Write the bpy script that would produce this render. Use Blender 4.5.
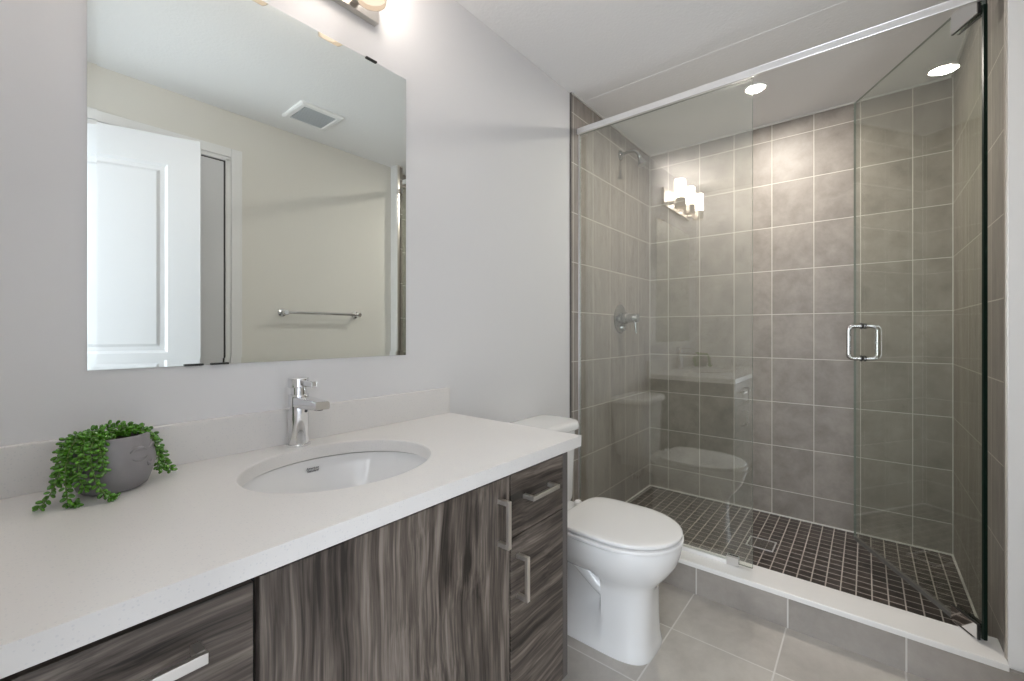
import bpy, bmesh, math, random
from mathutils import Vector, Matrix
random.seed(7)
PI = math.pi
scene = bpy.context.scene
for o in list(bpy.data.objects):
    bpy.data.objects.remove(o, do_unlink=True)
C = scene.collection

# ------------------------------------------------------------------ camera, light, exposure
CAM = Vector((-2.937, -1.173, 1.105)); YAW = math.radians(39.34)
cd = bpy.data.cameras.new('camera'); cam = bpy.data.objects.new('camera', cd); C.objects.link(cam)
cam.location = CAM; cam.rotation_euler = (PI/2, 0, YAW - PI/2)
cd.sensor_width = 36; cd.lens = 431.6/1024*36; cd.shift_y = -8.52/1024; cd.clip_start = 0.01
scene.camera = cam
w = bpy.data.worlds.new('world'); scene.world = w; w.use_nodes = True
w.node_tree.nodes['Background'].inputs[0].default_value = (0.75, 0.87, 1, 1)
w.node_tree.nodes['Background'].inputs[1].default_value = 0.6
vs = scene.view_settings
vs.view_transform = 'Standard'; vs.look = 'None'; vs.gamma = 1; vs.exposure = 0.70; vs.use_curve_mapping = False
scene.cycles.use_denoising = True
scene.cycles.max_bounces = 12; scene.cycles.transparent_max_bounces = 24
scene.cycles.diffuse_bounces = 10; scene.cycles.glossy_bounces = 8
scene.cycles.sample_clamp_indirect = 6

def area_light(name, loc, rot, sx, sy, power, col):
    l = bpy.data.lights.new(name, 'AREA'); l.shape = 'RECTANGLE'; l.size = sx; l.size_y = sy
    l.energy = power; l.color = col
    o = bpy.data.objects.new(name, l); o.location = loc; o.rotation_euler = rot; C.objects.link(o); return o
# daylight of the bedroom beyond the open doorway behind the photographer
area_light('daylight_bedroom', (-4.2, -1.30, 1.35), (0, -PI/2, 0), 2.0, 1.4, 39, (0.86, 0.93, 1.0))

# ------------------------------------------------------------------ material helpers
class NT:
    def __init__(s, name):
        s.m = bpy.data.materials.new(name); s.m.use_nodes = True
        s.t = s.m.node_tree; s.n = s.t.nodes; s.n.clear()
        s.out = s.n.new('ShaderNodeOutputMaterial')
    def node(s, typ, ins=None, **kw):
        n = s.n.new(typ)
        for k, v in kw.items(): setattr(n, k, v)
        for k, v in (ins or {}).items():
            if isinstance(v, bpy.types.NodeSocket): s.t.links.new(v, n.inputs[k])
            else: n.inputs[k].default_value = v
        return n
    def math(s, op, a, b=0.0, c=None):
        d = {0: a, 1: b}
        if c is not None: d[2] = c
        return s.node('ShaderNodeMath', d, operation=op).outputs[0]
    def mix(s, f, a, b):
        n = s.node('ShaderNodeMix', data_type='RGBA')
        for k, v in ((0, f), (6, a), (7, b)):
            if isinstance(v, bpy.types.NodeSocket): s.t.links.new(v, n.inputs[k])
            else: n.inputs[k].default_value = v
        return n.outputs[2]
    def link(s, a, b): s.t.links.new(a, b)

def c4(c): return (c[0], c[1], c[2], 1)
def plain(name, col, rough=0.5, metal=0.0, spec=0.5, bump=0, bscale=100, coat=0, var=0.0, vscale=5):
    t = NT(name)
    co = t.node('ShaderNodeTexCoord').outputs['Object']
    base = c4(col)
    p = t.node('ShaderNodeBsdfPrincipled', {'Roughness': rough, 'Metallic': metal, 'Specular IOR Level': spec, 'Coat Weight': coat})
    nz = t.node('ShaderNodeTexNoise', {'Vector': co, 'Scale': vscale, 'Detail': 4.0})
    lo = c4([max(0, x*(1-var)) for x in col]); hi = c4([min(1, x*(1+var)) for x in col])
    t.link(t.mix(nz.outputs[0], lo, hi), p.inputs['Base Color'])
    if bump:
        n2 = t.node('ShaderNodeTexNoise', {'Vector': co, 'Scale': bscale, 'Detail': 3.0})
        b = t.node('ShaderNodeBump', {'Height': n2.outputs[0], 'Strength': bump, 'Distance': 0.002})
        t.link(b.outputs[0], p.inputs['Normal'])
    t.link(p.outputs[0], t.out.inputs[0])
    return t.m

def tile_mat(name, au, av, pu, pv, ou, ov, gw, col_lo, col_hi, grout, rough=0.3, tvar=0.06, nscale=5.0, streak=None, spec=0.5):
    """grid of tiles; au/av: axes (0 x,1 y,2 z) measured in metres, pu/pv pitches, ou/ov a grout line's place"""
    t = NT(name)
    co = t.node('ShaderNodeTexCoord').outputs['Object']
    sep = t.node('ShaderNodeSeparateXYZ', {0: co}).outputs
    u = t.math('DIVIDE', t.math('SUBTRACT', sep[au], ou), pu)
    v = t.math('DIVIDE', t.math('SUBTRACT', sep[av], ov), pv)
    def edge(x, p):
        f = t.math('FRACT', x)
        d = t.math('MINIMUM', f, t.math('SUBTRACT', 1.0, f))
        return t.math('MULTIPLY', d, p)
    d = t.math('MINIMUM', edge(u, pu), edge(v, pv))
    mask = t.node('ShaderNodeMapRange', {0: d, 1: gw*0.42, 2: gw*0.58, 3: 0.0, 4: 1.0}).outputs[0]  # 1 on the tile
    cell = t.node('ShaderNodeCombineXYZ', {0: t.math('FLOOR', u), 1: t.math('FLOOR', v), 2: 3.0}).outputs[0]
    wn = t.node('ShaderNodeTexWhiteNoise', {'Vector': cell}, noise_dimensions='3D')
    # each tile samples its own patch of clouding
    off = t.node('ShaderNodeVectorMath', {0: wn.outputs['Color'], 1: (7, 7, 7)}, operation='MULTIPLY').outputs[0]
    pos = t.node('ShaderNodeVectorMath', {0: co, 1: off}, operation='ADD').outputs[0]
    if streak:
        pos = t.node('ShaderNodeVectorMath', {0: pos, 1: streak}, operation='MULTIPLY').outputs[0]
    n1 = t.node('ShaderNodeTexNoise', {'Vector': pos, 'Scale': nscale, 'Detail': 8.0, 'Roughness': 0.68, 'Distortion': 0.15}).outputs[0]
    n1 = t.node('ShaderNodeMapRange', {0: n1, 1: 0.28, 2: 0.72, 3: 0.0, 4: 1.0}).outputs[0]
    colr = t.mix(n1, c4(col_lo), c4(col_hi))
    br = t.math('ADD', t.math('MULTIPLY', wn.outputs['Value'], tvar*2), 1.0 - tvar)
    hsv = t.node('ShaderNodeHueSaturation', {'Color': colr, 'Value': br}).outputs[0]
    final = t.mix(mask, c4(grout), hsv)
    r = t.math('SUBTRACT', 0.85, t.math('MULTIPLY', mask, 0.85-rough))
    bmp = t.node('ShaderNodeBump', {'Height': mask, 'Strength': 0.5, 'Distance': 0.0012}).outputs[0]
    p = t.node('ShaderNodeBsdfPrincipled', {'Base Color': final, 'Roughness': r, 'Normal': bmp, 'Specular IOR Level': spec})
    t.link(p.outputs[0], t.out.inputs[0])
    return t.m

def wood_mat(name, axis):
    t = NT(name)
    co = t.node('ShaderNodeTexCoord').outputs['Object']
    s1 = (46, 46, 2.0) if axis == 'z' else (2.0, 46, 46)
    s2 = (10, 10, 0.8) if axis == 'z' else (0.8, 10, 10)
    s3 = (170, 170, 5) if axis == 'z' else (5, 170, 170)
    warp = t.node('ShaderNodeTexNoise', {'Vector': co, 'Scale': 3.0, 'Detail': 2.0}).outputs['Color']
    wv = t.node('ShaderNodeVectorMath', {0: warp, 1: (0.05, 0.05, 0.05)}, operation='MULTIPLY').outputs[0]
    cw = t.node('ShaderNodeVectorMath', {0: co, 1: wv}, operation='ADD').outputs[0]
    def nz(sc, det, dist):
        v = t.node('ShaderNodeVectorMath', {0: cw, 1: sc}, operation='MULTIPLY').outputs[0]
        return t.node('ShaderNodeTexNoise', {'Vector': v, 'Scale': 1.0, 'Detail': det, 'Roughness': 0.6, 'Distortion': dist}).outputs[0]
    a = nz(s1, 6.0, 0.8); b = nz(s2, 3.0, 1.4); c = nz(s3, 4.0, 0.1)
    f = t.math('ADD', t.math('ADD', t.math('MULTIPLY', a, 0.55), t.math('MULTIPLY', b, 0.35)), t.math('MULTIPLY', c, 0.42))
    r = t.node('ShaderNodeValToRGB', {0: f})
    e = r.color_ramp.elements
    e[0].position = 0.54; e[0].color = (0.020, 0.0155, 0.0125, 1)
    e[1].position = 0.80; e[1].color = (0.235, 0.20, 0.172, 1)
    m = e.new(0.61); m.color = (0.060, 0.047, 0.039, 1)
    m = e.new(0.69); m.color = (0.115, 0.094, 0.079, 1)
    bmp = t.node('ShaderNodeBump', {'Height': f, 'Strength': 0.25, 'Distance': 0.0006}).outputs[0]
    p = t.node('ShaderNodeBsdfPrincipled', {'Base Color': r.outputs[0], 'Roughness': 0.45, 'Normal': bmp})
    t.link(p.outputs[0], t.out.inputs[0])
    return t.m

def glass_mat(name, tint, ior=1.52):
    """clear pane of toughened glass: Fresnel mirror reflection over slightly green transmission"""
    t = NT(name)
    geo = t.node('ShaderNodeNewGeometry')
    # front faces use the ior; back faces its inverse so that both faces of the pane reflect alike
    i = t.node('ShaderNodeMix', {0: geo.outputs['Backfacing'], 2: ior, 3: 1.0/ior}, data_type='FLOAT').outputs[0]
    fr = t.node('ShaderNodeFresnel', {'IOR': i}).outputs[0]
    tr = t.node('ShaderNodeBsdfTransparent', {0: c4(tint)}).outputs[0]
    gl = t.node('ShaderNodeBsdfGlossy', {'Color': (1, 1, 1, 1), 'Roughness': 0.0}).outputs[0]
    mx = t.node('ShaderNodeMixShader', {0: fr, 1: tr, 2: gl}).outputs[0]
    t.link(mx, t.out.inputs[0])
    return t.m

def emit(name, col, s):
    t = NT(name)
    e = t.node('ShaderNodeEmission', {0: c4(col), 1: s})
    t.link(e.outputs[0], t.out.inputs[0]); return t.m

def quartz(name):
    t = NT(name)
    co = t.node('ShaderNodeTexCoord').outputs['Object']
    v = t.node('ShaderNodeTexVoronoi', {'Vector': co, 'Scale': 260.0})
    sel = t.node('ShaderNodeSeparateColor', {0: v.outputs['Color']}).outputs[0]
    dot = t.math('MULTIPLY', t.math('LESS_THAN', v.outputs['Distance'], 0.32), t.math('GREATER_THAN', sel, 0.72))
    col = t.mix(t.math('MULTIPLY', dot, 0.5), (0.72, 0.705, 0.69, 1), (0.60, 0.60, 0.61, 1))
    p = t.node('ShaderNodeBsdfPrincipled', {'Base Color': col, 'Roughness': 0.28, 'Specular IOR Level': 0.4})
    t.link(p.outputs[0], t.out.inputs[0]); return t.m

M = {}
M['paint'] = plain('wall_paint', (0.72, 0.72, 0.73), 0.7, spec=0.25, bump=0.04, bscale=350)
M['paint_right'] = plain('wall_paint_right', (0.72, 0.705, 0.66), 0.7, spec=0.25, bump=0.04, bscale=350)
M['ceiling'] = plain('ceiling_paint', (0.84, 0.84, 0.845), 0.9, spec=0.1, bump=0.5, bscale=90)
M['trim'] = plain('trim_white', (0.80, 0.80, 0.80), 0.35)
M['door'] = plain('door_white', (0.66, 0.665, 0.68), 0.35)
M['caulk'] = plain('caulk', (0.66, 0.65, 0.62), 0.6)
LO, HI, GR = (0.208, 0.186, 0.165), (0.355, 0.322, 0.290), (0.64, 0.61, 0.56)
M['tile_far'] = tile_mat('tile_far', 1, 2, .203, .256, -.1365, .184, .0036, LO, HI, GR, 0.46, nscale=8.0)
M['tile_left'] = tile_mat('tile_left', 0, 2, .2065, .256, -.19, .184, .0036, LO, HI, GR, 0.46, nscale=8.0, streak=(3.0, 1, 0.7))
M['tile_right'] = tile_mat('tile_right', 0, 2, .2065, .256, -.19, .184, .0036, LO, HI, GR, 0.46, nscale=8.0, streak=(3.0, 1, 0.7))
M['tile_floor'] = tile_mat('tile_floor', 0, 1, .3195, .33, -1.315, -.613, .005, (0.36, 0.335, 0.305), (0.56, 0.53, 0.49), (0.66, 0.64, 0.61), 0.33, nscale=4)
M['tile_curb'] = tile_mat('tile_curb', 1, 2, .327, .6, -.621, -.3, .005, (0.25, 0.23, 0.21), (0.40, 0.37, 0.34), (0.62, 0.6, 0.57), 0.33, nscale=4)
M['mosaic'] = tile_mat('mosaic', 0, 1, .0507, .0507, 0.0, -1.497, .0045, (0.026, 0.020, 0.018), (0.085, 0.068, 0.06), (0.50, 0.46, 0.42), 0.28, tvar=0.3, nscale=22)
M['stone'] = plain('sill_stone', (0.80, 0.79, 0.775), 0.3)
M['chrome'] = plain('chrome', (0.80, 0.80, 0.81), 0.06, metal=1.0)
M['chrome_dark'] = plain('chrome_shower', (0.50, 0.51, 0.52), 0.08, metal=1.0)
M['rail'] = plain('rail_aluminium', (0.90, 0.90, 0.91), 0.32, metal=0.75)
M['nickel'] = plain('brushed_nickel', (0.70, 0.665, 0.62), 0.28, metal=1.0)
M['pull'] = plain('satin_pull', (0.80, 0.77, 0.73), 0.30, metal=1.0)
M['black'] = plain('black_gap', (0.01, 0.01, 0.01), 0.6)
M['rubber'] = plain('rubber', (0.02, 0.02, 0.02), 0.5)
M['mirror'] = plain('mirror_silver', (0.86, 0.90, 0.875), 0.0, metal=1.0)
M['mirror_back'] = plain('mirror_back', (0.12, 0.13, 0.12), 0.5)
M['porcelain'] = plain('porcelain', (0.80, 0.80, 0.80), 0.10, spec=0.6, coat=0.3)
M['seat'] = plain('toilet_seat', (0.80, 0.795, 0.79), 0.16)
M['wood_v'] = wood_mat('wood_vertical', 'z'); M['wood_h'] = wood_mat('wood_horizontal', 'x')
M['gable'] = plain('cabinet_edge', (0.11, 0.10, 0.095), 0.5)
M['quartz'] = quartz('quartz')
M['glass'] = glass_mat('shower_glass', (0.955, 0.970, 0.945), 2.05)
M['glass_door'] = glass_mat('door_glass', (0.945, 0.965, 0.935), 1.7)
M['glass_edge_pale'] = plain('glass_edge_pale', (0.22, 0.25, 0.22), 0.15)
M['glass_edge'] = plain('glass_edge', (0.003, 0.014, 0.009), 0.35, spec=.3)
M['drain_grid'] = plain('drain_grid', (0.10, 0.09, 0.08), 0.3)
M['sweep'] = plain('door_sweep', (0.16, 0.155, 0.145), 0.3)
M['lamp_glass'] = emit('lamp_glass', (1.0, 0.89, 0.80), 14.0)
M['lamp_base'] = emit('lamp_base', (1.0, 0.80, 0.62), 0.75)
M['led'] = emit('recessed_diffuser', (1.0, 0.97, 0.92), 8.0)
M['pot'] = plain('pot_ceramic', (0.235, 0.225, 0.235), 0.42, var=0.08, vscale=30)
M['soil'] = plain('soil', (0.03, 0.02, 0.015), 0.9, bump=0.8, bscale=200, var=0.4, vscale=150)
M['leaf'] = plain('succulent_leaf', (0.075, 0.225, 0.016), 0.22, spec=0.7, var=1.0, vscale=110)
M['stem'] = plain('succulent_stem', (0.10, 0.18, 0.03), 0.5)
M['ink'] = plain('logo_ink', (0.05, 0.05, 0.06), 0.5)
M['grille'] = plain('vent_grille', (0.50, 0.53, 0.56), 0.5)

# ------------------------------------------------------------------ mesh helpers
class MB:
    def __init__(s): s.v = []; s.f = []; s.m = []; s.s = []
    def face(s, idx, m=0, sm=False): s.f.append(tuple(idx)); s.m.append(m); s.s.append(sm)
    def add(s, verts, faces, m=0, sm=False):
        b = len(s.v); s.v += [tuple(q) for q in verts]
        for f in faces: s.face([b+i for i in f], m, sm)
        return s
    def box(s, x0, x1, y0, y1, z0, z1, m=0, mats=None):
        x0, x1 = sorted((x0, x1)); y0, y1 = sorted((y0, y1)); z0, z1 = sorted((z0, z1))
        v = [(x, y, z) for z in (z0, z1) for y in (y0, y1) for x in (x0, x1)]
        F = [(0, 2, 3, 1), (4, 5, 7, 6), (0, 1, 5, 4), (2, 6, 7, 3), (0, 4, 6, 2), (1, 3, 7, 5)]  # -z +z -y +y -x +x
        b = len(s.v); s.v += v
        for i, f in enumerate(F): s.face([b+k for k in f], mats[i] if mats else m)
        return s
    def obox(s, mat, hx, hy, hz, m=0, mats=None):
        b = len(s.v); s.box(-hx, hx, -hy, hy, -hz, hz, m, mats)
        for i in range(b, len(s.v)): s.v[i] = tuple(mat @ Vector(s.v[i]))
        return s
    def rings(s, rs, m=0, sm=True, cap0=True, cap1=True, closed=False):
        n = len(rs[0]); b = len(s.v)
        for r in rs: s.v += [tuple(q) for q in r]
        k = len(rs)
        for i in range(k if closed else k-1):
            for j in range(n):
                a, c = b+i*n, b+((i+1) % k)*n
                s.face((a+j, a+(j+1) % n, c+(j+1) % n, c+j), m, sm)
        if not closed:
            if cap0: s.face([b+j for j in reversed(range(n))], m, False)
            if cap1: s.face([b+(k-1)*n+j for j in range(n)], m, False)
        return s
    def tube(s, pts, r, n=16, m=0, cap=True, closed=False):
        pts = [Vector(p) for p in pts]; K = len(pts)
        rr = r if isinstance(r, (list, tuple)) else [r]*K
        T = []
        for i in range(K):
            if closed: d = pts[(i+1) % K]-pts[i-1]
            else: d = pts[min(i+1, K-1)]-pts[max(i-1, 0)]
            T.append(d.normalized())
        up = Vector((0, 0, 1)) if abs(T[0].z) < .9 else Vector((1, 0, 0))
        nrm = (up-T[0]*up.dot(T[0])).normalized(); R = []
        for i in range(K):
            nrm = (nrm-T[i]*nrm.dot(T[i])).normalized(); bn = T[i].cross(nrm)
            R.append([pts[i]+(nrm*math.cos(2*PI*j/n)+bn*math.sin(2*PI*j/n))*rr[i] for j in range(n)])
        return s.rings(R, m, True, cap, cap, closed)
    def lathe(s, prof, o=(0, 0, 0), axis='z', n=40, m=0, sx=1, sy=1, cap=True):
        """prof: (radius, height) pairs"""
        R = []
        for r, h in prof:
            ring = []
            for j in range(n):
                a = 2*PI*j/n; x, y = r*sx*math.cos(a), r*sy*math.sin(a)
                q = {'z': (x, y, h), 'y': (x, -h, y), 'x': (h, x, y)}[axis]
                ring.append((o[0]+q[0], o[1]+q[1], o[2]+q[2]))
            R.append(ring)
        return s.rings(R, m, True, cap, cap)
    def ell(s, c, ax, n=8, k=5, m=0):
        """ellipsoid, ax: 3 scaled axis vectors (long one first)"""
        b = len(s.v); c = Vector(c); A, B, D = ax
        s.v.append(tuple(c-A)); 
        for i in range(1, k):
            ph = -PI/2+PI*i/k
            for j in range(n):
                th = 2*PI*j/n
                s.v.append(tuple(c+A*math.sin(ph)+(B*math.cos(th)+D*math.sin(th))*math.cos(ph)))
        s.v.append(tuple(c+A)); e = len(s.v)-1
        for j in range(n):
            s.face((b, b+1+(j+1) % n, b+1+j), m, True)
            s.face((e, e-n+j, e-n+(j+1) % n), m, True)
        for i in range(k-2):
            for j in range(n):
                p = b+1+i*n; s.face((p+j, p+(j+1) % n, p+n+(j+1) % n, p+n+j), m, True)
        return s
    def build(s, name, mats, parent=None, bevel=0, seg=2, sharp=35, sub=0):
        me = bpy.data.meshes.new(name); me.from_pydata(s.v, [], s.f)
        if not isinstance(mats, (list, tuple)): mats = [mats]
        for q in mats: me.materials.append(q)
        for p, mi, sm in zip(me.polygons, s.m, s.s): p.material_index = mi; p.use_smooth = sm
        bm = bmesh.new(); bm.from_mesh(me); bmesh.ops.recalc_face_normals(bm, faces=bm.faces); bm.to_mesh(me); bm.free()
        if any(s.s):
            me.set_sharp_from_angle(angle=math.radians(sharp))
        o = bpy.data.objects.new(name, me); C.objects.link(o)
        if parent: o.parent = parent
        if bevel:
            b = o.modifiers.new('bevel', 'BEVEL'); b.width = bevel; b.segments = seg; b.limit_method = 'ANGLE'; b.angle_limit = math.radians(40)
            b.harden_normals = False
        if sub:
            q = o.modifiers.new('sub', 'SUBSURF'); q.levels = sub; q.render_levels = sub
        me.update()
        return o
def tag(o, label, cat, group=None):
    o['label'] = label; o['category'] = cat
    if group: o['group'] = group
    return o
def thing(name, label, cat, loc, group=None):
    o = bpy.data.objects.new(name, None); C.objects.link(o); o.empty_display_size = .1
    o.location = loc; tag(o, label, cat, group); return o
def fix(parent):
    """parts are modelled in world metres: undo the parent's offset"""
    bpy.context.view_layer.update()
    for ch in parent.children:
        ch.matrix_parent_inverse = parent.matrix_world.inverted()
def struct(o): o['kind'] = 'structure'; return o
def rrect(cx, cy, hx, hy, r, n=6):
    p = []
    for (sx, sy, a0) in ((1, 1, 0), (-1, 1, PI/2), (-1, -1, PI), (1, -1, 3*PI/2)):
        for i in range(n+1):
            a = a0+PI/2*i/n
            p.append((cx+sx*(hx-r)+r*math.cos(a), cy+sy*(hy-r)+r*math.sin(a)))
    return p

# ------------------------------------------------------------------ room shell
H = 2.33; W = 1.497; W2 = 1.57; XN = -3.01; XT = -1.036; XR = -1.014
struct(MB().box(-4.5, 0.1, -2.4, 0.1, -.08, 0).build('floor', M['tile_floor']))
struct(MB().box(-4.5, 0.1, -2.4, 0.1, H, H+.08).build('ceiling', M['ceiling']))
struct(MB().box(XN-.12, XT, .0, .1, 0, H).build('wall_left', M['paint']))
struct(MB().box(XT, 0, -.008, .1, 0, H).build('wall_left_tiled', M['tile_left']))
struct(MB().box(0, .1, -W-.1, .1, 0, H).build('wall_far', M['tile_far']))
struct(MB().box(XR, 0, -W-.012, -W, 0, H).build('wall_right_tiled', M['tile_right']))
struct(MB().box(XN-.12, 0, -W2-.1, -W2, 0, H).box(XR, 0, -W2, -W-.012, 0, H).build('wall_right', M['paint_right']))
n = MB(); n.box(XN-.12, XN, -.80, 0, 0, H); n.box(XN-.12, XN, -W2, -.80, 2.05, H)
struct(n.build('wall_near', M['paint']))
struct(MB().box(-4.5, -4.4, -2.4, .1, 0, H).build('wall_bedroom_near', M['paint']))
struct(MB().box(-4.4, XN-.12, 0, .1, 0, H).build('wall_bedroom_left', M['paint']))
struct(MB().box(-4.4, XN-.12, -2.4, -2.3, 0, H).build('wall_bedroom_right', M['paint']))
struct(MB().box(XN-.13, XN-.12, -2.3, -W2, 0, H).build('wall_bedroom_far', M['paint']))
# mosaic shower floor
struct(MB().box(-.905, 0, -W, -.008, 0, .035).build('floor_shower', M['mosaic']))
# caulk beads and metal tile edges
k = 0
def trim(mb, mat='caulk', bevel=0):
    global k; k += 1
    return struct(mb.build('trim_%d' % k, M[mat], bevel=bevel))
trim(MB().box(-.007, 0, -W, -.008, H-.007, H)); trim(MB().box(XT, -.007, -.015, -.008, H-.007, H))
trim(MB().box(XR, -.007, -W, -W+.007, H-.007, H))
trim(MB().box(-.003, 0, -.011, -.008, .035, H-.007)); trim(MB().box(-.003, 0, -W, -W+.003, .035, H-.007))
trim(MB().box(-.007, 0, -W+.007, -.015, .035, .041)); trim(MB().box(-.905, -.007, -.015, -.008, .035, .041))
trim(MB().box(-.905, -.007, -W, -W+.007, .035, .041))
trim(MB().box(XT-.004, XT, -.0095, 0, 0, H), 'gable')
trim(MB().box(XR-.003, XR+.012, -W-.001, -W+.004, .135, H), 'nickel')
trim(MB().box(-.92, -.90, -W, -.008, H-.0012, H), 'ceiling')
# white end face of the wall that carries the right-hand tiling
trim(MB().box(XR-.012, XR, -W2, -W-.001, .1155, H), 'trim')

# shower curb
cu = thing('shower_curb', 'low tiled shower curb capped with a white stone sill', 'curb', (-.975, -.75, 0))
MB().box(-1.04, -.915, -W2, -.008, 0, .115).build('curb_base', M['tile_curb'], cu)
MB().box(-1.05, -.905, -W+.0005, -.009, .115, .135).build('sill', M['stone'], cu, bevel=.002)
fix(cu)

# closed closet door in the right wall, seen in the mirror
d1 = thing('door_1', 'closed white closet door beside the towel bar', 'door', (-2.48, -W2, 0)); struct(d1)
for q in ('label', 'category'): del d1[q]
pn = MB().box(-2.86, -2.108, -W2, -W2+.006, .01, 2.04)
pn.build('door_panel', M['door'], d1)
MB().box(-2.108, -2.100, -W2, -W2+.003, .0, 2.047).box(-2.86, -2.1, -W2, -W2+.003, 2.04, 2.047).build('door_gap', M['rubber'], d1)
MB().box(-2.100, -2.075, -W2, -W2+.012, 0, 2.06).box(-2.075, -2.02, -W2, -W2+.018, 0, 2.12).box(-2.9, -2.075, -W2, -W2+.012, 2.047, 2.07).box(-2.9, -2.075, -W2, -W2+.018, 2.07, 2.12).build('door_casing', M['trim'], d1, bevel=.003)
fix(d1)

# open entry door leaf, swung into the room
hx, hy = -2.93, -1.552; fx, fy = -2.275, -1.335
L = math.hypot(fx-hx, fy-hy); ang = math.atan2(fy-hy, fx-hx)
d2 = bpy.data.objects.new('door_2', None); C.objects.link(d2); d2.location = (hx, hy, .008); d2.rotation_euler = (0, 0, ang); struct(d2)
lf = MB(); t_ = .035
def leaf_face(mb, y, sgn):
    # moulded two-panel skin
    xs = [0, .115, L-.125, L]; zs = [0, .19, .86, 1.0, 1.885, 2.02]
    for i in range(3):
        for j in range(5):
            if i == 1 and j in (1, 3):
                x0, x1, z0, z1 = xs[1], xs[2], zs[j], zs[j+1]
                prof = [(0, 0), (.012, -.009), (.030, -.009), (.042, -.002)]
                R = [[(x0+a, y+sgn*d, z0+a), (x1-a, y+sgn*d, z0+a), (x1-a, y+sgn*d, z1-a), (x0+a, y+sgn*d, z1-a)] for a, d in prof]
                mb.rings(R, 0, False, False, True)
            else:
                mb.add([(xs[i], y, zs[j]), (xs[i+1], y, zs[j]), (xs[i+1], y, zs[j+1]), (xs[i], y, zs[j+1])], [(0, 1, 2, 3)])
leaf_face(lf, 0, 1); leaf_face(lf, -t_, -1)
lf.add([(0, 0, 0), (L, 0, 0), (L, -t_, 0), (0, -t_, 0), (0, 0, 2.02), (L, 0, 2.02), (L, -t_, 2.02), (0, -t_, 2.02)], [(0, 1, 2, 3), (4, 5, 6, 7), (1, 2, 6, 5), (0, 3, 7, 4)])
lf.build('door_leaf', M['door'], d2)
kn = MB(); kn.lathe([(.03, .0), (.03, .006), (.011, .01), (.011, .04), (.027, .05), (.03, .062), (.022, .074), (.001, .078)], (L-.065, 0, .93), 'y', 28)
for i, q in enumerate(kn.v): kn.v[i] = (q[0], q[1]-t_, q[2])
kn.build('door_knob', M['chrome'], d2)

# ------------------------------------------------------------------ mirror
MX0, MX1, MZ0, MZ1 = -2.812, -2.061, 1.030, 1.935
mi = thing('wall_mirror', 'large frameless rectangular mirror on the wall above the sink', 'mirror', ((MX0+MX1)/2, 0, MZ0))
g = MB(); b_ = .014
def rc(i, y): return [(MX0+i, y, MZ0+i), (MX1-i, y, MZ0+i), (MX1-i, y, MZ1-i), (MX0+i, y, MZ1-i)]
g.rings([rc(0, -.0005), rc(0, -.0044), rc(b_, -.0050)], 0, False, True, True)
for i in range(len(g.m)): pass
go = g.build('mirror_glass', M['mirror'], mi)
for x, z in ((-2.640, MZ0), (-2.590, MZ0), (-2.190, MZ1)):  # dark dashes added on the mirror's edge in place of reflections in its bevel
    MB().box(x-.018, x+.018, -.009, -.0005, z-.001, z+.003).build('bevel_reflection', M['rubber'], mi)
fix(mi)

# ------------------------------------------------------------------ vanity light
vl = thing('vanity_light', 'brushed nickel wall light with three frosted glass shades above the mirror', 'wall light', (-2.477, 0, 2.05))
MB().box(-2.780, -2.174, -.022, 0, 2.047, 2.180).build('backplate', M['nickel'], vl, bevel=.0015)
for x in (-2.255, -2.477, -2.699):
    yy = -.108
    MB().box(x-.012, x+.012, yy+.036, -.022, 2.062, 2.086).build('arm', M['nickel'], vl, bevel=.001)
    r = MB(); r.lathe([(.0405, 2.020), (.0425, 2.020), (.0425, 2.098), (.0405, 2.098)], (x, yy, 0), 'z', 40)
    r2 = MB()
    R = []
    for rad, h in ((.0390, 2.028), (.0408, 2.028), (.0408, 2.094), (.0390, 2.094)):
        R.append([(x+rad*math.cos(2*PI*j/40), yy+rad*math.sin(2*PI*j/40), h) for j in range(40)])
    r2.rings(R, 0, True, closed=True).build('shade_holder', M['nickel'], vl)
    sh = MB(); R = []
    for rad, h in ((.0001, 2.042), (.0384, 2.042), (.0388, 2.048), (.0388, 2.232), (.0352, 2.232), (.0352, 2.058), (.0001, 2.058)):
        R.append([(x+rad*math.cos(2*PI*j/40), yy+rad*math.sin(2*PI*j/40), h) for j in range(40)])
    sh.rings(R, 0, True, False, False)
    for i_ in range(80): sh.m[i_] = 1
    sh.build('lamp_shade', [M['lamp_glass'], M['lamp_base']], vl)
fix(vl)

# ------------------------------------------------------------------ countertop with sink cut-out, backsplash
SX, SY, SA, SB = -2.4295, -.2690, .203, .173
CX0, CX1, CY0, CY1, CZ0, CZ1 = XN, -1.881, -.558, -.0005, .786, .816
N = 128
corner = [math.atan2(y-SY, x-SX) % (2*PI) for x in (CX0, CX1) for y in (CY0, CY1)]
angs = sorted(set([2*PI*i/N for i in range(N)]+corner))
def onrect(a):
    c, s = math.cos(a), math.sin(a); t = 1e9
    if c > 1e-9: t = min(t, (CX1-SX)/c)
    if c < -1e-9: t = min(t, (CX0-SX)/c)
    if s > 1e-9: t = min(t, (CY1-SY)/s)
    if s < -1e-9: t = min(t, (CY0-SY)/s)
    return SX+c*t, SY+s*t
def onell(a, g=0):
    c, s = math.cos(a), math.sin(a); t = 1/math.sqrt((c/(SA+g))**2+(s/(SB+g))**2); return SX+c*t, SY+s*t
ct = MB()
Rr = [[(*onell(a), CZ0) for a in angs], [(*onell(a), CZ1-.002) for a in angs], [(*onell(a, .002), CZ1) for a in angs], [(*onrect(a), CZ1) for a in angs], [(*onrect(a), CZ0) for a in angs]]
ct.rings(Rr, 0, False, closed=True)
for i in range(len(angs)*2): ct.s[i] = True
cto = ct.build('countertop', M['quartz'])
tag(cto, 'speckled white quartz countertop on the grey-brown vanity', 'countertop')
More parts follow.
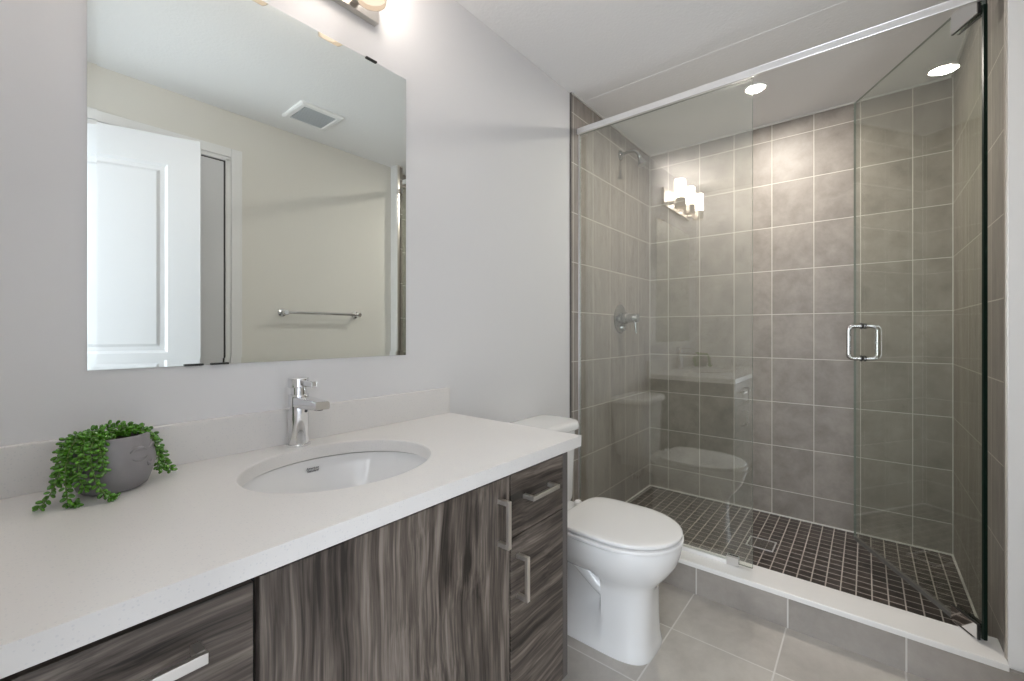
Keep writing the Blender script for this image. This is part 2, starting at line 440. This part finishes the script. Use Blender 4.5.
bs = MB().box(XN, -1.881, -.020, -.0005, CZ1, .905).build('backsplash', M['quartz'], bevel=.0012)
tag(bs, 'low white quartz backsplash strip along the wall behind the faucet', 'backsplash')

sk = thing('sink', 'oval white undermount sink set in the countertop', 'sink', (SX, SY, .64))
R = []
for s_, z in ((1.07, CZ0-.0035), (1.035, CZ0-.0035), (1.035, CZ0-.010), (1.01, CZ0-.03), (.93, CZ0-.07), (.80, CZ0-.105), (.6, CZ0-.128), (.35, CZ0-.139), (.13, CZ0-.142)):
    R.append([(SX+SA*s_*math.cos(2*PI*j/80), SY+SB*s_*math.sin(2*PI*j/80), z) for j in range(80)])
for s_, z in ((.13, CZ0-.150), (.62, CZ0-.138), (.85, CZ0-.112), (1.0, CZ0-.07), (1.06, CZ0-.03)):
    R.append([(SX+SA*s_*math.cos(2*PI*j/80), SY+SB*s_*math.sin(2*PI*j/80), z) for j in range(80)])
MB().rings(R, 0, True, closed=True).build('basin', M['porcelain'], sk, sharp=60)
MB().lathe([(.030, CZ0-.1415), (.030, CZ0-.138), (.022, CZ0-.137), (.020, CZ0-.141), (.001, CZ0-.139)], (SX, SY, 0), 'z', 32).build('drain_stopper', M['chrome'], sk)
# maker's mark on the back wall of the bowl
def text_mesh(body, size, name, mat, parent, mw, ext=.0003, shear=.3):
    cu_ = bpy.data.curves.new(name, 'FONT'); cu_.body = body; cu_.size = size; cu_.extrude = ext; cu_.shear = shear
    cu_.align_x = 'CENTER'; cu_.align_y = 'CENTER'; cu_.offset = .00005; cu_.space_line = .8
    tmp = bpy.data.objects.new(name, cu_); C.objects.link(tmp); bpy.context.view_layer.update()
    me = bpy.data.meshes.new_from_object(tmp.evaluated_get(bpy.context.evaluated_depsgraph_get()))
    bpy.data.objects.remove(tmp, do_unlink=True)
    me.transform(mw); me.materials.clear(); me.materials.append(mat)
    o = bpy.data.objects.new(name, me); C.objects.link(o); o.parent = parent; return o
LOGO = None
def place_logo():
    # find the bowl's back wall along the sight line and lay the mark on it
    th = math.radians(86); 
    def P(s_, z): return Vector((SX+SA*s_*math.cos(th), SY+SB*s_*math.sin(th), z))
    p0 = P(1.004, CZ0-.027); p1 = P(1.0, CZ0-.03)
    up = (P(1.03, CZ0-.008)-P(1.0, CZ0-.03)).normalized()
    tg = Vector((-SA*math.sin(th), SB*math.cos(th), 0)).normalized()*-1
    nrm = tg.cross(up).normalized()
    if nrm.dot(Vector((SX, SY, .7))-p0) < 0: nrm = -nrm
    m = Matrix((tg, up, nrm)).transposed().to_4x4(); m.translation = p0+nrm*.0012
    text_mesh('American\nStandard', .0080, 'logo', M['ink'], sk, m)
place_logo()
fix(sk)

# ------------------------------------------------------------------ faucet
FX, FY, FZ = -2.428, -.048, CZ1
fa = thing('faucet', 'chrome single-lever basin faucet standing behind the oval sink', 'faucet', (FX, FY, FZ))
MB().lathe([(.029, 0), (.029, .004), (.0285, .0045), (.0246, .005), (.0245, .012), (.0245, .124), (.0245, .129), (.0240, .130)], (FX, FY, FZ), 'z', 44).build('body', M['chrome'], fa)
sp = MB(); R = []
for y, zc, hw, hh in ((-.010, .112, .020, .014), (-.06, .112, .0200, .0125), (-.095, .1125, .0190, .0110), (-.121, .1130, .0180, .0100), (-.1255, .1130, .0172, .0090)):
    R.append([(FX+px, FY+y, FZ+pz) for px, pz in rrect(0, zc, hw, hh, .005, 4)])
sp.rings(R, 0, True).build('spout', M['chrome'], fa)
MB().lathe([(.010, FZ+.1005), (.010, FZ+.1045)], (FX, FY-.106, 0), 'z', 24).build('aerator', M['rubber'], fa)
MB().lathe([(.0185, FZ+.130), (.0185, FZ+.148)], (FX, FY, 0), 'z', 32).build('cartridge_neck', M['chrome'], fa)
MB().lathe([(.0235, FZ+.148), (.0250, FZ+.150), (.0250, FZ+.170), (.0235, FZ+.172), (.001, FZ+.1725)], (FX, FY, 0), 'z', 44).build('handle_cap', M['chrome'], fa)
MB().box(FX-.007, FX+.007, FY-.084, FY-.015, FZ+.154, FZ+.168).build('lever', M['chrome'], fa, bevel=.002)
MB().lathe([(.0001, .0005), (.0035, .0005), (.0035, 0)], (FX+.008, FY-.0245, FZ+.088), 'y', 16).build('maker_mark', M['ink'], fa)
fix(fa)

# ------------------------------------------------------------------ vanity cabinet
YF = -.545; CB = .1735; CT = CZ0-.0005
va = thing('vanity_cabinet', 'grey-brown woodgrain bathroom vanity under the white countertop', 'vanity cabinet', (-2.48, -.28, 0))
XA, XB, XC, XD = -2.706, -2.1765, -1.955, -1.932      # drawer bank | sink door | narrow bank | side panel
bd = MB()
bd.box(XN+.002, XA-.003, YF+.020, -.001, CB, CT)
bd.box(XA-.003, XB, YF+.020, -.001, CB, .60)      # space left free for the basin
bd.box(XA-.003, XB, YF+.020, YF+.034, .60, CT)
bd.box(XB, XC+.01, YF+.020, -.001, CB, CT)
bd.build('carcass', M['black'], va)
MB().box(XC, XD, YF, -.001, CB, CT).build('side_panel', M['gable'], va, bevel=.0008)
MB().box(XN+.002, -1.99, YF+.09, -.05, 0, CB).build('plinth', M['gable'], va)
def pull(x0, x1, z0, z1, parent, yf=YF):
    """square-bar pull"""
    m_ = MB(); yo = yf-.032; w_ = .010
    m_.box(x0, x1, yo, yo+.008, z0, z1)
    if x1-x0 > z1-z0:
        m_.box(x0, x0+w_, yo+.008, yf, z0, z1); m_.box(x1-w_, x1, yo+.008, yf, z0, z1)
    else:
        m_.box(x0, x1, yo+.008, yf, z0, z0+w_); m_.box(x0, x1, yo+.008, yf, z1-w_, z1)
    return m_.build('handle', M['pull'], parent, bevel=.0007)
def front(x0, x1, z0, z1, nm, mat):
    return MB().box(x0, x1, YF, YF+.019, z0, z1).build(nm, M[mat], va, bevel=.0008)
dl = front(XN+.002, XA-.006, .548, .774, 'drawer', 'wood_h'); pull(-2.903, -2.771, .716, .729, dl)
front(XN+.002, XA-.006, .32, .5445, 'drawer', 'wood_h')
front(XN+.002, XA-.006, CB, .3165, 'drawer', 'wood_h')
dm = front(XA+.002, XB-.003, CB, .777, 'door', 'wood_v'); pull(-2.221, -2.211, .632, .736, dm)
dr = front(XB+.002, XC-.0015, .633, .777, 'drawer', 'wood_h'); pull(-2.130, -2.018, .711, .721, dr)
dw = front(XB+.002, XC-.0015, CB, .6305, 'door', 'wood_h'); pull(-2.154, -2.144, .486, .589, dw)
fix(va)

# ------------------------------------------------------------------ potted succulent
PX, PY = -2.787, -.098
po = thing('potted_succulent', 'trailing green bead succulent in a small grey ceramic face pot on the counter', 'potted plant', (PX, PY, CZ1))
prof = [(.026, 0), (.041, .001), (.049, .007), (.0555, .025), (.0615, .046), (.0600, .066), (.0545, .084), (.0505, .0965), (.0500, .0985), (.0485, .0995), (.0470, .0985), (.0470, .0900), (.047, .085)]
pt = MB().lathe(prof, (PX, PY, CZ1), 'z', 56).build('pot', M['pot'], po, sharp=70)
MB().lathe([(.047, .084), (.046, .090), (.03, .092), (.001, .093)], (PX, PY, CZ1), 'z', 32).build('soil', M['soil'], po)
def rad_at(h):
    for (r0, h0), (r1, h1) in zip(prof, prof[1:]):
        if h0 <= h <= h1: return r0+(r1-r0)*(h-h0)/max(1e-6, h1-h0)
    return .05
def surf(a, h, off=0):
    r = rad_at(h)+off; return Vector((PX+r*math.cos(a), PY+r*math.sin(a), CZ1+h))
# embossed closed eyes and nose, facing right of the camera
A0 = math.radians(-62)
rl = MB()
for da, h0 in ((.30, .070), (-.0, .0)):
    pass
for (ac, hc, wa, dip, th) in ((A0+.02, .071, .26, .006, .0022), (A0+.02, .060, .22, -.005, .0018), (A0+.62, .072, .2, .006, .0022), (A0+.32, .050, .10, -.006, .0022)):
    pts = [surf(ac+wa*(i/8-.5)*2, hc+dip*(1-((i/8-.5)*2)**2), -.0002) for i in range(9)]
    rl.tube(pts, [th*.5+th*1.3*math.sin(PI*i/8) for i in range(9)], 8)
rl.build('face_relief', M['pot'], po)
def vine(pts, seed, dens=1.0):
    rnd = random.Random(seed)
    P = [Vector(p) for p in pts]
    # Catmull-Rom
    def cr(t):
        i = min(int(t), len(P)-2); f = t-i
        p0, p1, p2, p3 = P[max(i-1, 0)], P[i], P[i+1], P[min(i+2, len(P)-1)]
        return .5*((2*p1)+(p2-p0)*f+(2*p0-5*p1+4*p2-p3)*f*f+(3*p1-p0-3*p2+p3)*f**3)
    K = 40; path = [cr((len(P)-1)*i/K) for i in range(K+1)]
    mb = MB(); mb.tube(path, .0011, 6, 1)
    ln = sum((path[i+1]-path[i]).length for i in range(K)); n_ = int(ln/.0031*dens); ang_ = rnd.random()*6
    for i in range(n_+1):
        t = i/max(n_, 1)*K; a = int(min(t, K-1)); q = path[a].lerp(path[a+1], t-a)
        T = (path[a+1]-path[a]).normalized()
        u_ = T.orthogonal().normalized(); v_ = T.cross(u_)
        ang_ += 2.4
        d = (u_*math.cos(ang_)+v_*math.sin(ang_)+T*.55).normalized()
        l = rnd.uniform(.0040, .0053); wd = l*rnd.uniform(.58, .68)
        c = q+d*(l+.0016)
        c.z = max(c.z, CZ1+wd+.0004)
        b1 = d.orthogonal().normalized(); b2 = d.cross(b1)
        mb.ell(c, (d*l, b1*wd, b2*wd), 7, 5, 0)
    return mb.build('vine', [M['leaf'], M['stem']], po)
Z0 = CZ1+.005
V = [
 [(PX-.015, PY, .910), (-2.838, -.10, .916), (-2.853, -.12, .902), (-2.858, -.135, .875), (-2.868, -.14, .843), (-2.882, -.145, Z0)],
 [(PX-.01, PY-.02, .910), (-2.836, -.120, .918), (-2.851, -.142, .890), (-2.853, -.153, .850), (-2.850, -.162, Z0), (-2.842, -.170, Z0)],
 [(PX-.01, PY-.02, .910), (-2.820, -.145, .914), (-2.824, -.163, .885), (-2.818, -.170, .850), (-2.806, -.176, .826), (-2.798, -.178, Z0)],
 [(PX-.01, PY-.02, .910), (-2.828, -.135, .915), (-2.837, -.154, .892), (-2.838, -.160, .862), (-2.832, -.163, .842)],
 [(PX-.01, PY-.02, .912), (-2.812, -.148, .914), (-2.812, -.167, .892), (-2.808, -.168, .866)],
 [(PX-.01, PY-.01, .912), (-2.835, -.110, .920), (-2.847, -.128, .900), (-2.848, -.140, .874), (-2.846, -.146, .858)],
 [(PX-.01, PY+.0, .912), (-2.838, -.085, .920), (-2.856, -.100, .900), (-2.860, -.115, .872), (-2.863, -.125, .850)],
 [(PX-.01, PY-.02, .912), (-2.824, -.125, .924), (-2.832, -.148, .908), (-2.829, -.158, .880)],
 [(PX+.00, PY-.02, .910), (-2.806, -.128, .922), (-2.806, -.150, .912), (-2.815, -.163, .890)],
 [(PX-.0, PY+.01, .912), (PX+.02, PY+.01, .921), (-2.748, -.085, .916), (-2.728, -.080, .896), (-2.716, -.082, .868), (-2.706, -.088, .842), (-2.700, -.092, .828)],
 [(PX+.01, PY, .912), (-2.752, -.098, .920), (-2.731, -.096, .900), (-2.722, -.100, .870), (-2.724, -.104, .838)],
 [(PX+.01, PY+.01, .912), (-2.745, -.075, .920), (-2.724, -.070, .900), (-2.714, -.072, .872), (-2.709, -.080, .850), (-2.714, -.09, .832)],
 [(PX+.01, PY-.005, .912), (-2.755, -.100, .922), (-2.736, -.112, .904), (-2.728, -.113, .880)],
 [(PX-.05, PY+.0, .918), (PX-.025, PY+.005, .926), (PX, PY+.01, .926), (PX+.025, PY+.012, .925)],
 [(PX-.045, PY-.015, .914), (PX-.02, PY-.01, .924), (PX+.005, PY-.002, .920), (PX+.03, PY+.002, .920)],
 [(PX-.035, PY+.02, .916), (PX-.0, PY+.025, .930), (PX+.03, PY+.02, .922)],
 [(PX-.045, PY-.02, .914), (PX-.04, PY-.03, .920), (PX-.02, PY-.032, .917), (PX-.008, PY-.03, .914)],
]
for i, pts in enumerate(V): vine(pts, 100+i)
fix(po)

# ------------------------------------------------------------------ toilet
TX = -1.473
to = thing('toilet', 'white two-piece toilet between the vanity and the shower curb', 'toilet', (TX, -.35, 0))
def sgnp(c, e): return math.copysign(abs(c)**e, c)
def egg(z, yb, yf, hw, e=1.0, eb=None, n=64, notch=0):
    """closed outline: back at yb, front at yf, widest a bit behind the front"""
    ring = []; ym = yf+(yb-yf)*.45
    for j in range(n):
        a = 2*PI*j/n; c, s = math.cos(a), math.sin(a)
        if s < 0: x, y = hw*sgnp(c, e), ym+(ym-yf)*sgnp(s, e)*1
        else: x, y = hw*sgnp(c, eb or e), ym+(yb-ym)*sgnp(s, eb or e)
        if notch:
            t = min(1, max(0, (y-(-.458))/.022)); t = t*t*(3-2*t)
            x *= 1-notch*t
        ring.append((TX+x, y, z))
    return ring
secs = [(0.000, -.20, -.617, .118, .55, .4, 0), (.012, -.20, -.619, .118, .55, .4, 0), (.028, -.20, -.615, .114, .55, .4, .02), (.055, -.20, -.612, .110, .55, .4, .10), (.10, -.21, -.610, .107, .55, .4, .38),
        (.16, -.215, -.610, .106, .58, .45, .46), (.215, -.22, -.612, .108, .62, .5, .44), (.243, -.225, -.624, .117, .72, .55, .28), (.265, -.225, -.643, .133, .82, .6, .12),
        (.29, -.225, -.664, .150, .9, .65, .02), (.32, -.225, -.682, .164, .95, .65, 0), (.350, -.225, -.691, .171, .97, .65, 0), (.378, -.225, -.695, .174, .98, .6, 0), (.386, -.225, -.693, .172, .98, .6, 0), (.388, -.23, -.687, .166, .98, .6, 0)]
bw = MB()
bw.rings([egg(z, yb, yf, hw, e, eb, 160, nt) for z, yb, yf, hw, e, eb, nt in secs], 0, True)
# trapway bulge down each side
for sx in (-1, 1):
    pth = [(TX+sx*.070, -.215, .325), (TX+sx*.074, -.27, .312), (TX+sx*.078, -.33, .285), (TX+sx*.080, -.385, .250), (TX+sx*.078, -.43, .215), (TX+sx*.072, -.48, .180), (TX+sx*.055, -.52, .16)]
    sp_ = []
    for i in range(len(pth)-1):
        for f in (0, .33, .67): sp_.append(Vector(pth[i]).lerp(Vector(pth[i+1]), f))
    bw.tube(sp_, [.022+.006*math.sin(PI*i/(len(sp_)-1)) for i in range(len(sp_))], 24)
bw.build('bowl', M['porcelain'], to, sharp=50)
def lidring(z, g, yb=-.282, yf=-.701, hw=.178):
    ring = []; yb -= g; yf += g; hw -= g; ym = -.50
    for j in range(80):
        a = 2*PI*j/80; c, s = math.cos(a), math.sin(a)
        if s < 0: x, y = hw*sgnp(c, 1), ym+(ym-yf)*s
        else: x, y = hw*(sgnp(c, .36)*(1-.12*s)), ym+(yb-ym)*sgnp(s, .26)
        ring.append((TX+x, y, z))
    return ring
MB().rings([lidring(.3895, .008), lidring(.391, .001), lidring(.3995, .000), lidring(.4020, .003), lidring(.4025, .03)], 0, True).build('seat', M['seat'], to, sharp=60)
MB().rings([lidring(.4075, .020), lidring(.4095, .005), lidring(.4165, .004), lidring(.4200, .006), lidring(.4215, .011), lidring(.4225, .03), lidring(.4232, .07)], 0, True).build('seat_lid', M['seat'], to, sharp=60)
for sx in (-1, 1):
    MB().lathe([(.016, .388), (.016, .410), (.012, .415), (.001, .416)], (TX+sx*.075, -.262, 0), 'z', 20).build('seat_hinge', M['seat'], to)
R = []
for z, g, yb in ((.388, .012, -.04), (.40, .006, -.03), (.55, .0, -.02), (.692, -.006, -.015)):
    R.append([(x, y, z) for x, y in rrect(TX, (yb-.205)/2, .168-g*1.4, (.205+yb)/2-.3*g, .045, 8)])
# underside shelf that joins the tank to the bowl
MB().rings(R, 0, True).box(TX-.11, TX+.11, -.25, -.06, .33, .389).build('tank', M['porcelain'], to, sharp=50)
R = []
for z, g in ((.692, .004), (.695, 0), (.712, 0), (.721, .004), (.7255, .014), (.727, .03)):
    R.append([(x, y, z) for x, y in rrect(TX, -.118,   .190-g, .113-g, .075-g, 10)])
MB().rings(R, 0, True).build('tank_lid', M['porcelain'], to, sharp=50)
MB().lathe([(.014, 0), (.014, .006), (.008, .010), (.008, .018)], (TX-.12, -.212, .63), 'y', 20).box(TX-.13, TX-.06, -.236, -.229, .622, .638).build('flush_lever', M['chrome'], to)
for sx in (-1, 1):
    MB().lathe([(.014, .010), (.014, .022), (.010, .032), (.001, .034)], (TX+sx*.100, -.36, 0), 'z', 18).build('bolt_cap', M['seat'], to)
MB().tube([(TX-.17, -.003, .17), (TX-.17, -.05, .17), (TX-.17, -.07, .2), (TX-.16, -.08, .3), (TX-.155, -.09, .392)], .005, 10).lathe([(.025, 0), (.025, .005), (.012, .012), (.012, .04)], (TX-.17, -.0005, .17), 'y', 20).build('supply_line', M['chrome'], to)
fix(to)

# ------------------------------------------------------------------ shower glass
GX = -.962; PE = -.818; GT = 2.137
sc = thing('shower_screen', 'fixed clear glass shower panel on the curb beside the toilet', 'glass panel', (GX, -.41, .135))
gm = [1, 1, 1, 1, 0, 0]
MB().box(GX-.005, GX+.005, PE, -.012, .145, GT).build('glass_pane', [M['glass'], M['glass_edge_pale']], sc).data
MB().box(GX-.010, GX-.0055, -.760, -.009, .1447, .153).box(GX+.0055, GX+.010, -.760, -.009, .1447, .153).box(GX-.010, GX+.010, -.76, -.009, .1352, .1445).build('bottom_channel', M['stone'], sc)
MB().box(GX-.012, GX-.0052, -.768, -.722, .1352, .176).box(GX+.0052, GX+.012, -.768, -.722, .1352, .176).build('glass_clamp', M['chrome'], sc, bevel=.002)
MB().box(GX-.0072, GX-.0052, -.016, -.0085, .157, 2.134).box(GX+.0052, GX+.0072, -.016, -.0085, .157, 2.134).build('wall_channel', M['rail'], sc)
fix(sc)
# edges of the panes get the green edge material
def mark_edges(o):
    me = o.data
    for p in me.polygons:
        p.material_index = 0 if p.area > .3 else 1
for o in list(C.objects):
    if o.name.startswith('glass_pane'): mark_edges(o)
hr = MB().box(GX-.024, GX-.010, -W+.001, -.009, 2.135, 2.162).box(GX-.021, GX-.010, -W+.001, -.009, 2.162, 2.166).build('header_rail', M['rail'], bevel=.002)
tag(hr, 'slim polished header rail spanning the top of the shower opening', 'rail')

# hinged door, swung into the shower
DP = Vector((-.967, -1.457)); DA = math.atan2(.472, .882); DL = .685; DZ0, DZ1 = .150, 2.172
sd = bpy.data.objects.new('shower_door', None); C.objects.link(sd); sd.location = (DP.x, DP.y, .135); sd.rotation_euler = (0, 0, DA)
tag(sd, 'frameless glass shower door standing open into the tiled shower', 'glass door')
def dbox(mb, x0, x1, y0, y1, z0, z1): return mb.box(x0, x1, y0, y1, z0-.135, z1-.135)
gp = MB(); dbox(gp, 0, DL, -.005, .005, DZ0, DZ1)
o = gp.build('glass_pane', [M['glass_door'], M['glass_edge_pale']], sd); mark_edges(o)
q = MB(); dbox(q, -.007, -.0003, -.0052, .0052, DZ0, DZ1-.05); q.build('edge_seal', M['glass_edge'], sd)
q = MB(); dbox(q, .115, DL, -.0065, .0065, DZ0-.012, DZ0+.004); q.build('bottom_sweep', M['sweep'], sd)
for z0, z1, zs in ((.142, .187, 1), (GT-.032, GT+.033, -1)):
    q = MB()
    dbox(q, .008, .110, .0052, .012, z0, z1); dbox(q, .008, .110, -.012, -.0052, z0, z1)
    h = q.build('pivot_hinge', M['chrome'], sd, bevel=.001)
    q = MB(); e0, e1 = (z1, z1+.003) if zs > 0 else (z0-.003, z0)
    dbox(q, .005, .110, .0052, .0125, e0, e1); dbox(q, .005, .110, -.0125, -.0052, e0, e1)
    dbox(q, .004, .008, -.0125, -.0052, z0, z1); dbox(q, .004, .008, .0052, .0125, z0, z1)
    q.build('gasket', M['rubber'], h)
q = MB(); dbox(q, .02, .10, -.016, .016, .1355, .1405); q.build('pivot_plate', M['chrome'], sd, bevel=.001)
# back-to-back D pull
for s_ in (1, -1):
    q = MB(); xh = DL-.062; z0, z1 = .985-.135, 1.132-.135; d_ = .058; r_ = .02; pts = []
    pts.append((xh, s_*.0055, z1))
    for i in range(7):
        a = PI/2*i/6; pts.append((xh, s_*(d_-r_+r_*math.sin(a)), z1-r_+r_*math.cos(a)))
    for i in range(7):
        a = PI/2*i/6; pts.append((xh, s_*(d_-r_+r_*math.cos(a)), z0+r_-r_*math.sin(a)))
    pts.append((xh, s_*.0055, z0))
    q.tube(pts, .0100, 16)
    h = q.build('handle', M['chrome'], sd)
    q = MB()
    for z in (z0, z1): q.tube([(xh, s_*.0052, z), (xh, s_*.0095, z)], .0135, 20)
    q.build('washer', M['rubber'], h)

# ------------------------------------------------------------------ shower fittings
SHX = -.470
hd = thing('wall_shower', 'chrome shower head on a bent arm high on the tiled wall', 'shower head', (SHX, -.008, 2.187))
MB().lathe([(.030, 0), (.030, .004), (.022, .012), (.013, .016)], (SHX, -.0085, 2.187), 'y', 32).build('flange', M['chrome_dark'], hd)
arc = [(SHX, -.012, 2.187), (SHX, -.04, 2.193), (SHX, -.07, 2.195), (SHX, -.10, 2.188), (SHX, -.118, 2.174), (SHX, -.128, 2.158)]
MB().tube(arc, .0085, 16).build('arm', M['chrome_dark'], hd)
dv = Vector((0, -.35, -1)).normalized(); b0 = Vector(arc[-1])
MB().tube([b0, b0+dv*.012, b0+dv*.020, b0+dv*.045, b0+dv*.062, b0+dv*.066, b0+dv*.0661], [.009, .013, .010, .020, .026, .026, .001], 28).build('spray_head', M['chrome_dark'], hd)
fix(hd)
va2 = thing('shower_valve', 'round chrome shower valve with a short lever on the tiled wall', 'shower valve', (SHX, -.008, 1.185))
MB().lathe([(.088, 0), (.088, .003), (.080, .008), (.04, .011), (.034, .013)], (SHX, -.0085, 1.185), 'y', 56).build('escutcheon', M['chrome_dark'], va2)
MB().lathe([(.034, .012), (.034, .045), (.026, .05), (.026, .112), (.024, .115), (.001, .1155)], (SHX, -.0085, 1.188), 'y', 36).build('valve_body', M['chrome_dark'], va2)
MB().tube([(SHX, -.105, 1.172), (SHX, -.109, 1.12), (SHX, -.111, 1.098)], [.007, .006, .0065], 14).build('lever', M['chrome_dark'], va2)
MB().lathe([(.018, .008), (.018, .024), (.014, .028), (.001, .029)], (SHX+.01, -.0085, 1.130), 'y', 24).build('diverter_knob', M['chrome_dark'], va2)
fix(va2)
dn = thing('shower_drain', 'square steel drain grate set in the dark mosaic floor', 'drain', (-.455, -.765, .035))
q = MB(); q.box(-.515, -.395, -.825, -.819, .0352, .0385).box(-.515, -.395, -.711, -.705, .0352, .0385).box(-.515, -.509, -.819, -.711, .0352, .0385).box(-.401, -.395, -.819, -.711, .0352, .0385)
q.build('drain_frame', M['rail'], dn)
q = MB()
for i in range(4):
    for j in range(4):
        q.box(-.505+i*.026, -.483+i*.026, -.815+j*.0265, -.793+j*.0265, .0352, .0375)
q.build('drain_grid', M['drain_grid'], dn)
fix(dn)
# recessed ceiling light
LX, LY = -.488, -.745
rc_ = thing('recessed_light', 'round recessed downlight glowing in the ceiling above the shower', 'ceiling light', (LX, LY, H))
R = []
for rad, h in ((.050, H-.0005), (.050, H-.004), (.044, H-.007), (.038, H-.004), (.038, H-.0005)):
    R.append([(LX+rad*math.cos(2*PI*j/48), LY+rad*math.sin(2*PI*j/48), h) for j in range(48)])
MB().rings(R, 0, True, closed=True).build('trim_ring', M['trim'], rc_)
MB().lathe([(.0375, H-.0006), (.0375, H-.003), (.001, H-.0032)], (LX, LY, 0), 'z', 40).build('diffuser', M['led'], rc_)
fix(rc_)
sl = bpy.data.lights.new('recessed_lamp', 'AREA'); sl.shape = 'DISK'; sl.size = .085; sl.energy = 8.5; sl.color = (1.0, .93, .84)
so = bpy.data.objects.new('recessed_lamp', sl); so.location = (LX, LY, H-.006); C.objects.link(so)

# ------------------------------------------------------------------ seen in the mirror
vt = thing('ceiling_vent', 'square exhaust fan grille on the ceiling', 'vent', (-1.757, -1.262, H))
v_ = MB()
R = [[(x, y, z) for x, y in rrect(-1.757, -1.262, .124-g, .124-g, .01, 3)] for z, g in ((H-.0005, 0), (H-.008, .002), (H-.014, .012), (H-.014, .030), (H-.006, .036))]
v_.rings(R, 0, False, True, True).build('frame', M['trim'], vt)
v_ = MB()
for i in range(13): v_.box(-1.843, -1.671, -1.345+i*.0135, -1.336+i*.0135, H-.0125, H-.0065)
v_.build('grille', M['grille'], vt)
fix(vt)
tb = thing('towel_bar', 'chrome towel bar on the wall opposite the vanity, seen in the mirror', 'towel bar', (-1.56, -W2, 1.222))
MB().tube([(-1.795, -W2+.055, 1.222), (-1.325, -W2+.055, 1.222)], .0095, 16).build('bar', M['chrome'], tb)
for x in (-1.80, -1.32):
    m_ = MB().lathe([(.024, 0), (.024, .006), (.012, .012), (.011, .045), (.016, .047), (.016, .066), (.012, .069)], (x, 0, 1.222), 'y', 24)
    m_.v = [(a, -W2+.0005-b, c) for a, b, c in m_.v]
    m_.build('post', M['chrome'], tb)
fix(tb)
